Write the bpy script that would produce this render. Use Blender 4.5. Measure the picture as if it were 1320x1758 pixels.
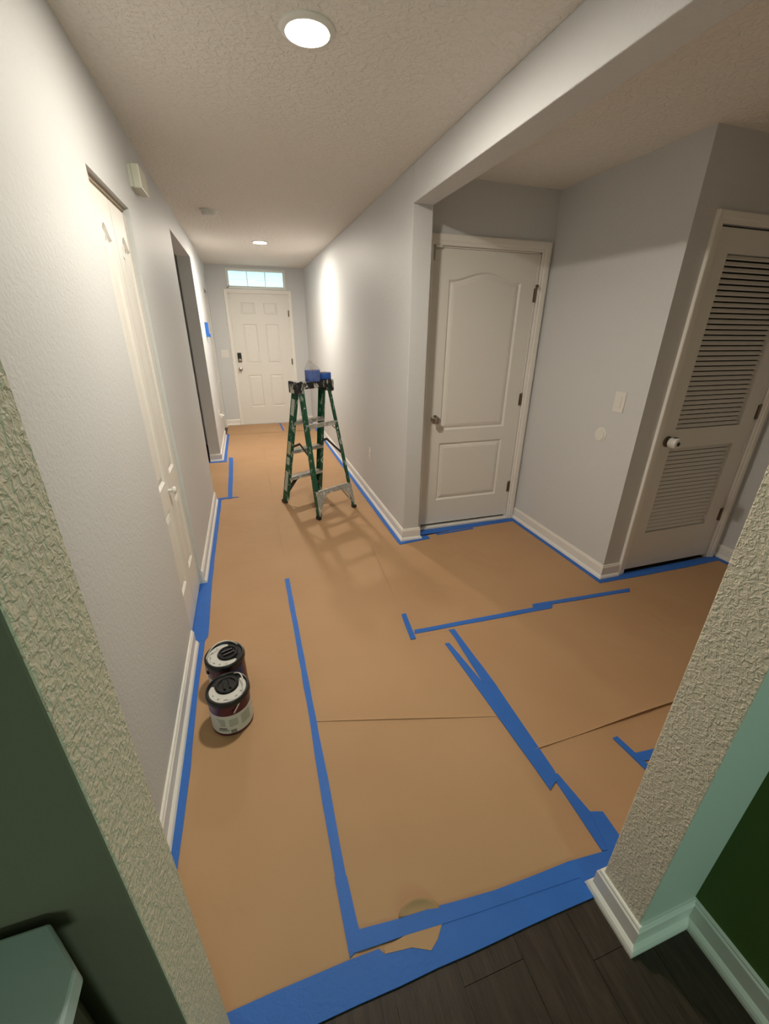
import bpy, bmesh, math, random
from mathutils import Vector, Matrix
random.seed(7)
for o in list(bpy.data.objects): bpy.data.objects.remove(o, do_unlink=True)
SC = bpy.context.scene
COL = SC.collection
# ------------------------------------------------------------------ dimensions (metres)
HC = 2.4275                      # ceiling
W, YE = 1.4808, 7.653            # hall width, end wall
YC, TH, HB = 2.7687, 0.131, 2.237  # near end of hall's right wall, thickness, underside of the beam
YD, XR, YK, XS = 2.9103, 2.601, 1.8585, 3.692   # alcove: door wall, right wall, closet wall, far right wall
JL, JR, Y0, Y1, XG = 0.2388, 1.2741, 0.3286, 0.4532, 1.4757   # cased opening: jambs, faces; green wall
CAM = (0.4353, 0.0, 1.5589)
# ------------------------------------------------------------------ camera
def make_camera():
    yaw, pitch, roll, f = 0.310216, -0.4173635, 0.010331, 708.82
    F = Vector((math.sin(yaw)*math.cos(pitch), math.cos(yaw)*math.cos(pitch), math.sin(pitch)))
    r = Vector((math.cos(yaw), -math.sin(yaw), 0)); u = r.cross(F)
    R = r*math.cos(roll) + u*math.sin(roll); U = u*math.cos(roll) - r*math.sin(roll)
    cd = bpy.data.cameras.new('camera'); co = bpy.data.objects.new('camera', cd); COL.objects.link(co)
    m = Matrix(((R.x, U.x, -F.x, CAM[0]), (R.y, U.y, -F.y, CAM[1]), (R.z, U.z, -F.z, CAM[2]), (0, 0, 0, 1)))
    co.matrix_world = m
    cd.sensor_fit = 'HORIZONTAL'; cd.sensor_width = 36; cd.lens = f/1320*36; cd.clip_start = .02
    SC.camera = co
make_camera()
# ------------------------------------------------------------------ world, lights, exposure
wd = bpy.data.worlds.new('daylight'); SC.world = wd; wd.use_nodes = True
wd.node_tree.nodes['Background'].inputs[0].default_value = (0.66, 0.94, 1.0, 1)
wd.node_tree.nodes['Background'].inputs[1].default_value = 3.0
LAMP_STRENGTH = 522.0
LAMP_COLOR = (1.0, 0.905, 0.765, 1)
# the dim lamp of the room the photograph is taken from, well behind the camera
ld = bpy.data.lights.new('room_lamp_light', 'POINT'); ld.energy = 40.0; ld.color = (0.66, 1.0, 0.82); ld.shadow_soft_size = .18
lo = bpy.data.objects.new('room_lamp_light', ld); COL.objects.link(lo); lo.location = (1.20, -1.9, 1.25)
vs = SC.view_settings; vs.view_transform = 'Standard'; vs.look = 'None'; vs.exposure = 0.18; vs.gamma = 1.0; vs.use_curve_mapping = False

# ------------------------------------------------------------------ materials
def srgb(r, g, b):
    def c(v):
        v /= 255.0
        return v/12.92 if v <= .04045 else ((v+.055)/1.055)**2.4
    return (c(r), c(g), c(b), 1)
class NT:
    def __init__(s, name):
        s.m = bpy.data.materials.new(name); s.m.use_nodes = True; s.t = s.m.node_tree
        s.b = s.t.nodes['Principled BSDF']; s.co = None
    def n(s, ty, **kw):
        nd = s.t.nodes.new(ty)
        for k, v in kw.items(): setattr(nd, k, v)
        return nd
    def l(s, a, b): s.t.links.new(a, b)
    def coord(s, kind='Object', scale=(1, 1, 1), rot=(0, 0, 0)):
        tc = s.n('ShaderNodeTexCoord'); mp = s.n('ShaderNodeMapping'); mp.inputs['Scale'].default_value = scale
        mp.inputs['Rotation'].default_value = rot
        if kind == 'World':
            g = s.n('ShaderNodeNewGeometry'); s.l(g.outputs['Position'], mp.inputs[0])
        else: s.l(tc.outputs[kind], mp.inputs[0])
        return mp.outputs[0]
    def noise(s, vec, scale, detail=2, rough=.5, dist=0):
        nd = s.n('ShaderNodeTexNoise'); s.l(vec, nd.inputs['Vector'])
        nd.inputs['Scale'].default_value = scale; nd.inputs['Detail'].default_value = detail
        nd.inputs['Roughness'].default_value = rough; nd.inputs['Distortion'].default_value = dist
        return nd.outputs['Fac']
    def ramp(s, fac, stops):
        r = s.n('ShaderNodeValToRGB'); e = r.color_ramp.elements
        while len(e) < len(stops): e.new(.5)
        for el, (p, c) in zip(e, stops): el.position = p; el.color = c if len(c) == 4 else (*c, 1)
        s.l(fac, r.inputs[0]); return r.outputs[0]
    def math(s, op, a, b):
        nd = s.n('ShaderNodeMath', operation=op)
        for i, v in enumerate((a, b)):
            if isinstance(v, (int, float)): nd.inputs[i].default_value = v
            else: s.l(v, nd.inputs[i])
        return nd.outputs[0]
    def mix(s, fac, a, b):
        nd = s.n('ShaderNodeMix', data_type='RGBA')
        if isinstance(fac, float): nd.inputs[0].default_value = fac
        else: s.l(fac, nd.inputs[0])
        for i, v in ((6, a), (7, b)):
            if isinstance(v, tuple): nd.inputs[i].default_value = v
            else: s.l(v, nd.inputs[i])
        return nd.outputs[2]
    def bump(s, h, dist, strength=1.0):
        b = s.n('ShaderNodeBump'); b.inputs['Distance'].default_value = dist; b.inputs['Strength'].default_value = strength
        s.l(h, b.inputs['Height']); s.l(b.outputs[0], s.b.inputs['Normal'])
    def base(s, c):
        if isinstance(c, tuple): s.b.inputs['Base Color'].default_value = c
        else: s.l(c, s.b.inputs['Base Color'])
    def rough(s, r, spec=None, metal=None):
        s.b.inputs['Roughness'].default_value = r
        if spec is not None: s.b.inputs['Specular IOR Level'].default_value = spec
        if metal is not None: s.b.inputs['Metallic'].default_value = metal
BL, WH = (0, 0, 0, 1), (1, 1, 1, 1)
def textured_paint(name, col, amp, spec=.35, rough=.5, scale=70):
    t = NT(name); v = t.coord('World'); t.base(col); t.rough(rough, spec)
    a = t.ramp(t.noise(v, scale, 2, .55, .6), [(.40, BL), (.66, WH)])
    b = t.noise(v, scale*3.2, 1)
    h = t.math('ADD', t.math('MULTIPLY', a, 1.0), t.math('MULTIPLY', b, .35))
    t.bump(h, amp, 1.0); return t.m
def plain(name, col, rough=.5, spec=.4, metal=0.0, bump=None):
    t = NT(name); t.base(col); t.rough(rough, spec, metal)
    if bump: t.bump(t.noise(t.coord('Object'), bump[0], 3), bump[1])
    return t.m
M = {}
M['wall'] = textured_paint('grey_wall_paint', (.650, .665, .680, 1), .0005)
M['pillar'] = textured_paint('coarse_warm_lit_wall_paint', (.82, .765, .63, 1), .0019, scale=105)  # same grey paint as the hall, coarser; warm light mixed into its colour
M['ceiling'] = textured_paint('white_ceiling_texture', (.82, .795, .75, 1), .0032, .15, .85, 42)
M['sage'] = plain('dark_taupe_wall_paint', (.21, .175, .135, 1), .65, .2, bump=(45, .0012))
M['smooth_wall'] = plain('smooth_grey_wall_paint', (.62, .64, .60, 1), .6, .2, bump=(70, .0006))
M['green'] = plain('dark_green_wall_paint', (.095, .150, .036, 1), .6, .2, bump=(60, .001))
M['trim'] = plain('white_trim_gloss', (.86, .84, .80, 1), .35, .45)
M['door'] = plain('white_door_paint', (.80, .785, .745, 1), .45, .4, bump=(90, .0003))
M['white_plastic'] = plain('white_plastic', (.78, .77, .73, 1), .35, .45)
M['cream_plastic'] = plain('cream_plastic', (.70, .70, .60, 1), .4, .4)
M['nickel'] = plain('satin_nickel', (.42, .39, .35, 1), .28, .5, 1.0)
M['bronze'] = plain('aged_bronze_hinge', (.20, .16, .12, 1), .4, .5, .8)
M['black_plastic'] = plain('black_plastic', (.012, .012, .013, 1), .35, .5)
M['dark_gap'] = plain('dark_void', (.02, .018, .015, 1), .9, .1)
M['track'] = plain('closet_track', (.55, .45, .33, 1), .5, .4)
def paper_mat():
    t = NT('brown_kraft_floor_paper'); v = t.coord('World')
    n1 = t.noise(v, 1.6, 2, .6); n2 = t.noise(v, 420, 1)
    c = t.mix(t.ramp(n1, [(.3, BL), (.7, WH)]), (.47, .285, .150, 1), (.52, .325, .180, 1))
    c2 = t.mix(t.math('MULTIPLY', n2, .35), c, (.40, .235, .12, 1)); t.base(c2); t.rough(.62, .25)
    h = t.math('ADD', t.noise(v, 5.5, 2, .45, .6), t.math('MULTIPLY', t.noise(v, 38, 2), .035))
    t.bump(h, .007, 1.0); return t.m
M['paper'] = paper_mat()
def tape_mat(name, col):
    t = NT(name); v = t.coord('World')
    n = t.noise(v, 9, 3, .6); c = t.mix(n, col, tuple(x*1.25 for x in col[:3]) + (1,)); t.base(c); t.rough(.55, .3)
    w = t.noise(t.coord('World', (1, 1, 1)), 60, 3, .6, 1.0)
    t.bump(w, .0012, 1.0); return t.m
M['tape'] = tape_mat('blue_painters_tape', (.031, .138, .50, 1))
def plank_mat():
    t = NT('dark_wood_plank'); oi = t.n('ShaderNodeObjectInfo')
    v = t.coord('World', (9, 1.1, 1)); n = t.noise(v, 4.5, 5, .65, .8); fine = t.noise(t.coord('World', (60, 3, 1)), 6, 3, .6)
    c = t.mix(t.ramp(n, [(.3, BL), (.75, WH)]), (.018, .012, .0085, 1), (.085, .058, .040, 1))
    c = t.mix(t.math('MULTIPLY', fine, .55), c, (.016, .011, .008, 1))
    c = t.mix(t.math('MULTIPLY', oi.outputs['Random'], .35), c, (.05, .034, .024, 1))
    t.base(c); t.rough(.42, .35); t.bump(fine, .0008); return t.m
M['plank'] = plank_mat()
def splat(name, col, white, lo, hi, rough=.45, scale=22, metal=0.0):
    t = NT(name); v = t.coord('Object', (1, 1, .45)); n = t.noise(v, scale, 4, .65, .4)
    f = t.ramp(n, [(lo, BL), (hi, WH)]); t.base(t.mix(f, col, white)); t.rough(rough, .4, metal); return t.m
M['fiberglass'] = splat('green_fiberglass_with_paint_splatter', (.008, .085, .042, 1), (.40, .48, .42, 1), .575, .615, .45, 30)
M['ladder_alu'] = splat('paint_flecked_aluminium', (.40, .385, .35, 1), (.72, .70, .65, 1), .52, .62, .4, 40, .35)
M['dark_alu'] = plain('dark_steel_brace', (.10, .095, .085, 1), .45, .4, .6)
M['cap'] = splat('black_cap_with_dried_white_paint', (.014, .014, .015, 1), (.55, .53, .48, 1), .53, .59, .45, 26)
M['sticker'] = splat('worn_white_sticker', (.50, .53, .47, 1), (.20, .28, .22, 1), .58, .64, .5, 60)
M['warn_sticker'] = splat('worn_warning_sticker', (.55, .48, .20, 1), (.45, .48, .42, 1), .48, .52, .5, 70)
M['tape_roll'] = plain('blue_tape_roll', (.024, .105, .46, 1), .5, .35)
M['core'] = plain('cardboard_core', (.42, .30, .18, 1), .8, .1)
M['maroon'] = plain('dark_maroon_can_plastic', (.085, .010, .024, 1), .22, .5)
M['lid'] = plain('black_can_lid', (.010, .010, .011, 1), .33, .5)
M['can_label'] = plain('white_can_label', (.62, .62, .59, 1), .45, .4)
M['can_print'] = plain('grey_label_print', (.30, .31, .30, 1), .5, .3)
M['can_panel'] = plain('pale_grey_label_panel', (.42, .44, .41, 1), .5, .3)
M['can_ink'] = plain('black_label_ink', (.03, .03, .035, 1), .5, .3)
M['can_blue'] = plain('navy_label_patch', (.020, .045, .16, 1), .4, .4)
M['wire'] = plain('galvanised_wire', (.72, .70, .66, 1), .35, .5, .25)
M['cabinet_top'] = plain('pale_cabinet_top', (.62, .72, .74, 1), .55, .3, bump=(7, .004))
M['cabinet'] = plain('dark_olive_cabinet', (.07, .075, .045, 1), .6, .2)
M['siding'] = plain('white_house_siding', (.70, .72, .72, 1), .6, .2)
M['vinyl'] = plain('white_vinyl_window_frame', (.80, .84, .82, 1), .35, .4)
def glass_mat():
    t = NT('window_glass'); nt = t.t; out = nt.nodes['Material Output']
    tr = t.n('ShaderNodeBsdfTransparent'); gl = t.n('ShaderNodeBsdfGlossy'); gl.inputs['Roughness'].default_value = .015
    tr.inputs[0].default_value = (.93, .98, .98, 1)
    fr = t.n('ShaderNodeFresnel'); fr.inputs[0].default_value = 1.5
    mx = t.n('ShaderNodeMixShader'); t.l(fr.outputs[0], mx.inputs[0]); t.l(tr.outputs[0], mx.inputs[1]); t.l(gl.outputs[0], mx.inputs[2])
    t.l(mx.outputs[0], out.inputs[0]); return t.m
M['glass'] = glass_mat()
def film_mat():
    t = NT('clear_plastic_film'); out = t.t.nodes['Material Output']
    tr = t.n('ShaderNodeBsdfTransparent'); gl = t.n('ShaderNodeBsdfGlossy'); gl.inputs['Roughness'].default_value = .06
    mx = t.n('ShaderNodeMixShader'); mx.inputs[0].default_value = .15
    t.l(tr.outputs[0], mx.inputs[1]); t.l(gl.outputs[0], mx.inputs[2]); t.l(mx.outputs[0], out.inputs[0]); return t.m
M['film'] = film_mat()
def lamp_mat(k=1.0):
    t = NT('lit_lamp_diffuser'); t.b.inputs['Emission Color'].default_value = LAMP_COLOR
    t.b.inputs['Emission Strength'].default_value = LAMP_STRENGTH*k; t.base((.8, .8, .8, 1)); return t.m
M['lamp'] = lamp_mat(); M['far_lamp'] = lamp_mat(1.68)

# ------------------------------------------------------------------ mesh helpers
class MB:
    def __init__(s): s.v = []; s.f = []
    def add(s, vs, fs):
        o = len(s.v); s.v += [tuple(v) for v in vs]; s.f += [tuple(i+o for i in f) for f in fs]; return s
    def box(s, x0, x1, y0, y1, z0, z1):
        return s.add([(x0,y0,z0),(x1,y0,z0),(x1,y1,z0),(x0,y1,z0),(x0,y0,z1),(x1,y0,z1),(x1,y1,z1),(x0,y1,z1)],
                     [(3,2,1,0),(4,5,6,7),(0,1,5,4),(1,2,6,5),(2,3,7,6),(3,0,4,7)])
    def prism(s, poly, z0, z1):
        n = len(poly)
        if sum(poly[i][0]*poly[(i+1)%n][1]-poly[(i+1)%n][0]*poly[i][1] for i in range(n)) < 0: poly = poly[::-1]
        return s.add([(x,y,z0) for x,y in poly]+[(x,y,z1) for x,y in poly],
                     [tuple(range(n-1,-1,-1)), tuple(range(n,2*n))]+[(i,(i+1)%n,n+(i+1)%n,n+i) for i in range(n)])
    def lathe(s, prof, n=32, axis='z', c=(0,0,0), caps=True):
        vs = []; fs = []
        for r, h in prof:
            for k in range(n):
                a = 2*math.pi*k/n; p = (r*math.cos(a), r*math.sin(a), h)
                if axis == '-y': p = (p[0], -h, p[1])
                vs.append((p[0]+c[0], p[1]+c[1], p[2]+c[2]))
        for i in range(len(prof)-1):
            for k in range(n):
                fs.append((i*n+k, i*n+(k+1)%n, (i+1)*n+(k+1)%n, (i+1)*n+k))
        if caps: fs += [tuple(range(n-1,-1,-1)), tuple(range((len(prof)-1)*n, len(prof)*n))]
        return s.add(vs, fs)
    def tube(s, pts, r, n=8, closed=False):
        pts = [Vector(p) for p in pts]; vs = []; fs = []; N = len(pts)
        up = None
        for i, p in enumerate(pts):
            a = pts[(i-1) % N] if (closed or i > 0) else p; b = pts[(i+1) % N] if (closed or i < N-1) else p
            t = (b-a).normalized()
            if up is None: up = Vector((0,0,1)) if abs(t.z) < .9 else Vector((1,0,0))
            sd = t.cross(up).normalized(); up = sd.cross(t).normalized()
            for k in range(n):
                q = p + sd*r*math.cos(2*math.pi*k/n) + up*r*math.sin(2*math.pi*k/n); vs.append(tuple(q))
        for i in range(N if closed else N-1):
            j = (i+1) % N
            for k in range(n): fs.append((i*n+k, i*n+(k+1)%n, j*n+(k+1)%n, j*n+k))
        if not closed: fs += [tuple(range(n-1,-1,-1)), tuple(range((N-1)*n, N*n))]
        return s.add(vs, fs)
    def bar(s, a, b, w, d, wdir):
        """rectangular bar from a to b; w across wdir, d across the other axis"""
        a, b = Vector(a), Vector(b); t = (b-a).normalized(); x = Vector(wdir); x = (x - t*x.dot(t)).normalized(); y = t.cross(x)
        vs = []
        for p in (a, b):
            for sx, sy in ((-1,-1),(1,-1),(1,1),(-1,1)): vs.append(tuple(p + x*w/2*sx + y*d/2*sy))
        return s.add(vs, [(3,2,1,0),(4,5,6,7),(0,1,5,4),(1,2,6,5),(2,3,7,6),(3,0,4,7)])
    def sweep(s, path, prof, fn, closed=False):
        """path: 2-D points, profile: (offset to the left of travel, height); fn(p, q, h) -> 3-D"""
        n = len(path); k = len(prof); vs = []; fs = []
        P = [Vector(p) for p in path]
        for i in range(n):
            d1 = (P[i]-P[i-1]).normalized() if i > 0 else (P[1]-P[0]).normalized()
            d2 = (P[i+1]-P[i]).normalized() if i < n-1 else d1
            n1 = Vector((-d1.y, d1.x)); n2 = Vector((-d2.y, d2.x)); m = (n1+n2); m = m/(m.dot(n1)) if m.length > 1e-6 else n1
            for off, h in prof:
                q = P[i] + m*off; vs.append(fn(q.x, q.y, h))
        for i in range(n-1):
            for j in range(k):
                fs.append((i*k+j, i*k+(j+1)%k, (i+1)*k+(j+1)%k, (i+1)*k+j))
        fs += [tuple(range(k-1,-1,-1)), tuple(range((n-1)*k, n*k))]
        return s.add(vs, fs)
    def build(s, name, mat, parent=None, smooth=False, bevel=0, loc=None, rotz=0):
        me = bpy.data.meshes.new(name); me.from_pydata(s.v, [], s.f); me.validate()
        bm = bmesh.new(); bm.from_mesh(me); bmesh.ops.recalc_face_normals(bm, faces=bm.faces); bm.to_mesh(me); bm.free()
        me.materials.append(M[mat] if isinstance(mat, str) else mat)
        o = bpy.data.objects.new(name, me); COL.objects.link(o)
        if smooth:
            for p in me.polygons: p.use_smooth = True
            md = o.modifiers.new('edges', 'EDGE_SPLIT'); md.split_angle = math.radians(38)
        if bevel:
            b = o.modifiers.new('bevel', 'BEVEL'); b.width = bevel; b.segments = 2; b.limit_method = 'ANGLE'
        if parent: o.parent = parent
        if loc: o.location = loc
        o.rotation_euler.z = rotz
        return o
def tag(o, label=None, cat=None, group=None, kind=None):
    if label: o['label'] = label
    if cat: o['category'] = cat
    if group: o['group'] = group
    if kind: o['kind'] = kind
    return o
def empty(name, loc=(0,0,0), rotz=0, parent=None):
    o = bpy.data.objects.new(name, None); COL.objects.link(o); o.location = loc; o.rotation_euler.z = rotz; o.empty_display_size = .1
    if parent: o.parent = parent
    return o
def struct(o, label): return tag(o, label, kind='structure')

# ------------------------------------------------------------------ shell
struct(MB().box(-3, 4.3, -3.3, YE+.2, -.12, -.004).build('floor_slab', 'plank'), 'hidden subfloor slab under the paper and planks')
fl = empty('floor'); struct(fl, 'dark brown wood plank floor in front of the blue tape')
x = -2.6; k = 0
while x < XG:
    y = -3.2 + (k*.47) % 1.0 - 1.0
    while y < Y1+.06:
        y2 = y + 1.22
        a, b = max(y, -3.2), min(y2, .46)
        if b - a > .02:
            MB().box(x+.0007, min(x+.1785, XG)-.0007, a+.0007, b-.0007, -.006, 0).build('plank', 'plank', fl)
        y = y2
    x += .1785; k += 1
struct(MB().box(-3, 4.3, -3.3, YE+.14, HC, HC+.15).build('ceiling', 'ceiling'), 'off-white textured ceiling over hall and alcove')
# hall, left wall: two closets and an open doorway
BF0, BF1, BFT = 1.954, 2.56, 2.056
OP0, OP1, OPT = 4.04, 5.46, 2.237
B20, B21 = 6.84, 7.50
wl = MB()
for a, b in ((Y1, BF0), (BF1, OP0), (OP1, B20), (B21, YE)): wl.box(-TH, 0, a, b, -.004, HC)
wl.box(-TH, 0, BF0, BF1, BFT, HC); wl.box(-TH, 0, OP0, OP1, OPT, HC); wl.box(-TH, 0, B20, B21, 2.045, HC)
struct(wl.build('wall_left', 'wall'), 'long pale grey textured wall with closet doors on the left of the hall')
wr = MB().box(W, W+TH, YC, YE, -.004, HC)
struct(wr.build('wall_right', 'wall', bevel=.004), 'pale grey textured wall along the right of the hall')
struct(MB().box(W, W+TH, Y1, YC, HB, HC).build('beam', 'wall', bevel=.004), 'dropped grey header beam between hall and alcove')
FD0, FD1 = .2891, 1.2031
we = MB(); TZ0, TZ1, TX0, TX1 = 2.117, 2.39, .294, 1.183
we.box(-3, FD0-.02, YE, YE+.14, -.004, HC); we.box(FD1+.02, W+TH+.2, YE, YE+.14, -.004, HC)
we.box(FD0-.02, FD1+.02, YE, YE+.14, 2.06, TZ0); we.box(FD0-.02, FD1+.02, YE, YE+.14, TZ1, HC)
we.box(FD0-.02, TX0, YE, YE+.14, TZ0, TZ1); we.box(TX1, FD1+.02, YE, YE+.14, TZ0, TZ1)
struct(we.build('wall_end', 'wall'), 'grey end wall around the white front door')
AD0, AD1 = 1.6937, 2.5067
wa = MB().box(W+TH, AD0-.015, YD, YD+.12, -.004, HC).box(AD1+.015, XR+.12, YD, YD+.12, -.004, HC).box(AD0-.015, AD1+.015, YD, YD+.12, 2.065, HC)
struct(wa.build('wall_alcove_back', 'wall'), 'grey alcove wall around the two-panel door')
struct(MB().box(XR, XR+.12, YK+.12, YD, -.004, HC).build('wall_alcove_right', 'wall'), 'grey alcove wall with light switch and round plate')
LD0, LD1 = 2.803, 3.5796
wc = MB().box(XR, LD0-.012, YK, YK+.12, -.004, HC).box(LD1+.012, XS, YK, YK+.12, -.004, HC).box(LD0-.012, LD1+.012, YK, YK+.12, 2.06, HC)
struct(wc.build('wall_closet', 'wall'), 'shaded grey wall around the louvered closet door')
struct(MB().box(XS, XS+.12, Y0, YK+.12, -.004, HC).build('wall_far_right', 'wall'), 'shaded grey wall right of the louvered door')
# cased opening in front of the camera
pl = MB().box(-3, JL, Y0, Y1, -.004, HC)
def face_paint(o, mat):
    o.data.materials.append(M[mat])
    for p in o.data.polygons:
        if p.normal.y < -.9: p.material_index = 1
    return o
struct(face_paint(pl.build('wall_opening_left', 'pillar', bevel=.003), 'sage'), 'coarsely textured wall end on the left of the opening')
struct(face_paint(MB().box(JR, XS+.12, Y0, Y1, -.004, HC).build('wall_opening_right', 'pillar', bevel=.003), 'smooth_wall'), 'coarsely textured wall end on the right of the opening')
struct(MB().box(JL, JR, Y0, Y1, 2.2, HC).build('wall_opening_header', 'pillar'), 'header over the opening the camera looks through')
struct(MB().box(XG, XG+.12, -3.2, Y0, -.004, HC).build('wall_green', 'green'), 'dark green painted wall meeting the right pillar')
struct(MB().box(-3, XG+.12, -3.3, -3.2, -.004, HC).build('wall_room_back', 'green'), 'dark green wall behind the viewpoint')
struct(MB().box(-2.7, -2.6, -3.2, Y0, -.004, HC).build('wall_room_left', 'green'), 'dark green wall far to the left of the viewpoint')
# outer shell that keeps daylight out
struct(MB().box(-3.1, -3, -3.3, YE+.14, -.1, HC).build('wall_outer_left', 'wall'), 'outer side wall beyond the left rooms')
struct(MB().box(XG+.12, 4.3, -3.3, -3.2, -.1, HC).box(4.2, 4.3, -3.3, YE+.14, -.1, HC).box(W+TH, 4.3, YE, YE+.14, -.1, HC).build('wall_outer_right', 'wall'), 'outer side wall beyond the right rooms')
# closets and the side room behind the left wall
struct(MB().box(-.75, -.70, 1.6, 2.9, -.004, HC).box(-.75, -TH, 1.6, 1.65, -.004, HC).box(-.75, -TH, 2.85, 2.9, -.004, HC).build('wall_closet_inside', 'wall'), 'inside walls of the narrow hall closet')
struct(MB().box(-2.2, -TH, 3.3, 3.4, -.004, HC).box(-2.2, -2.1, 3.3, 6.5, -.004, HC).box(-2.2, -TH, 6.4, 6.5, -.004, HC).build('wall_side_room', 'wall'), 'grey walls of the side room beyond the open doorway')

# ------------------------------------------------------------------ baseboards
BBP = [(0,.1),(.006,.1),(.0085,.0965),(.0085,.091),(.0125,.086),(.0125,.030),(.016,.027),(.022,.020),(.0255,.010),(.026,0),(0,0)]
def baseboard(name, path, label):
    m = MB().sweep(path, BBP, lambda p, q, h: (p, q, h))
    return struct(m.build(name, 'trim'), label)
# travel direction keeps the room on the left of the path
baseboard('baseboard_left', [(0, BF0), (0, Y1), (JL, Y1), (JL, Y0), (-2.6, Y0)], 'white baseboard between the left pillar and the bifold closet door')
baseboard('baseboard_left_middle', [(-TH, OP0), (0, OP0), (0, BF1)], 'white baseboard between bifold closet door and side doorway')
baseboard('baseboard_left_far', [(0, B20-.005), (0, OP1), (-TH, OP1)], 'white baseboard beyond the side doorway')
baseboard('baseboard_end_left', [(.229, YE), (0, YE), (0, B21)], 'white baseboard beside the front door casing')
baseboard('baseboard_right', [(W+TH, YC+.1), (W+TH, YC), (W, YC), (W, YE), (1.262, YE)], 'white baseboard along the right hall wall and column')
baseboard('baseboard_alcove', [(2.735, YK), (XR, YK), (XR, YD)], 'white baseboard below the light switch wall')
baseboard('baseboard_opening', [(XG, -3.2), (XG, Y0), (JR, Y0), (JR, Y1), (XS, Y1), (XS, YK)], 'white baseboard wrapping the right pillar and green wall')

# ------------------------------------------------------------------ doors
def offset_poly(poly, d):
    n = len(poly); out = []
    for i in range(n):
        p0, p1, p2 = Vector(poly[i-1]), Vector(poly[i]), Vector(poly[(i+1) % n])
        d1, d2 = (p1-p0).normalized(), (p2-p1).normalized(); n1, n2 = Vector((-d1.y, d1.x)), Vector((-d2.y, d2.x))
        m = n1+n2; m = m/m.dot(n1); q = p1+m*d; out.append((q.x, q.y))
    return out                       # poly counter-clockwise: inward
def rect(x0, x1, z0, z1): return [(x0, z0), (x1, z0), (x1, z1), (x0, z1)]
def arch(x0, x1, z0, z1, rise, n=14):
    pts = [(x0, z0), (x1, z0), (x1, z1)]
    for i in range(1, n):
        t = i/n; pts.append((x1+(x0-x1)*t, z1 + rise*(.5-.5*math.cos(2*math.pi*t))))
    return pts + [(x0, z1)]
def panelled_slab(parent, w, h, t, polys, wg=.016, dg=.009, z0=0.0, name='door_slab', lab=None, x0=0.0):
    """slab with front face at y=0 (facing -y); holes at polys; each panel a child mesh"""
    bm = bmesh.new(); outer = rect(x0, x0+w, z0, z0+h); edges = []
    loops = [outer] + polys
    for lp in loops:
        vsx = [bm.verts.new((a, 0, b)) for a, b in lp]
        for i in range(len(vsx)): edges.append(bm.edges.new((vsx[i], vsx[(i+1) % len(vsx)])))
    bmesh.ops.triangle_fill(bm, use_beauty=True, use_dissolve=False, edges=edges, normal=(0, -1, 0))
    me = bpy.data.meshes.new(name); bm.to_mesh(me); bm.free()
    m = MB(); m.v = [tuple(v.co) for v in me.vertices]; m.f = [tuple(p.vertices) for p in me.polygons]
    x1, z1 = x0+w, z0+h
    m.add([(x0,0,z0),(x1,0,z0),(x1,0,z1),(x0,0,z1),(x0,t,z0),(x1,t,z0),(x1,t,z1),(x0,t,z1)], [(4,5,6,7),(0,1,5,4),(1,2,6,5),(2,3,7,6),(3,0,4,7)])
    me2 = bpy.data.meshes.new(name); me2.from_pydata(m.v, [], m.f); me2.materials.append(M['door'])
    bm = bmesh.new(); bm.from_mesh(me2); bmesh.ops.remove_doubles(bm, verts=bm.verts, dist=1e-6); bmesh.ops.recalc_face_normals(bm, faces=bm.faces); bm.to_mesh(me2); bm.free()
    slab = bpy.data.objects.new(name, me2); COL.objects.link(slab); slab.parent = parent
    for p in polys:
        rings = [(p, 0), (offset_poly(p, wg*.45), dg), (offset_poly(p, wg*.6), dg), (offset_poly(p, wg*1.15), dg*.45), (offset_poly(p, wg*1.9), .0015)]
        n = len(p); mp = MB(); vv = []; ff = []
        for q, d in rings: vv += [(a, d, b) for a, b in q]
        for i in range(len(rings)-1):
            for j in range(n): ff.append((i*n+j, i*n+(j+1) % n, (i+1)*n+(j+1) % n, (i+1)*n+j))
        ff.append(tuple(range((len(rings)-1)*n, len(rings)*n)))
        me3 = bpy.data.meshes.new('panel'); me3.from_pydata(vv, [], ff); me3.materials.append(M['door'])
        po = bpy.data.objects.new('panel', me3); COL.objects.link(po); po.parent = slab
    return slab
CASP = [(0,0),(0,.008),(.006,.011),(.018,.011),(.024,.016),(.052,.018),(.058,.016),(.060,0)]
def casing(parent, x0, x1, z0, z1, w=.06, sides='lr'):
    pr = [(a*w/.06, h) for a, h in CASP]
    path = [(x0, z0), (x0, z1), (x1, z1), (x1, z0)]
    m = MB().sweep(path, pr, lambda p, q, h: (p, -h, q))   # left of travel is outward
    return m.build('casing', 'trim', parent)
def knob(parent, x, z, name='door_knob', mat='nickel', s=1.0, y=0.0):
    m = MB().lathe([(.033*s,0),(.033*s,.004),(.028*s,.008),(.013*s,.010),(.012*s,.030),(.020*s,.036),(.0265*s,.044),(.0275*s,.052),(.024*s,.060),(.014*s,.064),(.002,.065)], 24, '-y', (x, y, z))
    return m.build(name, mat, parent, smooth=True)
def hinge(parent, x, z, h=.09):
    m = MB().box(x-.012, x+.014, -.004, .004, z-h/2, z+h/2)
    m.lathe([(.006, -h/2), (.006, h/2)], 10, 'z', (x, -.008, z)); m.lathe([(.007, h/2), (.004, h/2+.008)], 10, 'z', (x, -.008, z))
    return m.build('hinge', 'bronze', parent)
def sensor(parent, x, z):
    s = MB().box(x, x+.036, -.014, 0, z-.062, z).build('contact_sensor', 'white_plastic', parent, bevel=.004)
    MB().box(x-.002, x+.046, -.026, -.0135, z+.010, z+.026).build('sensor_magnet', 'white_plastic', s, bevel=.003)
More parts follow.
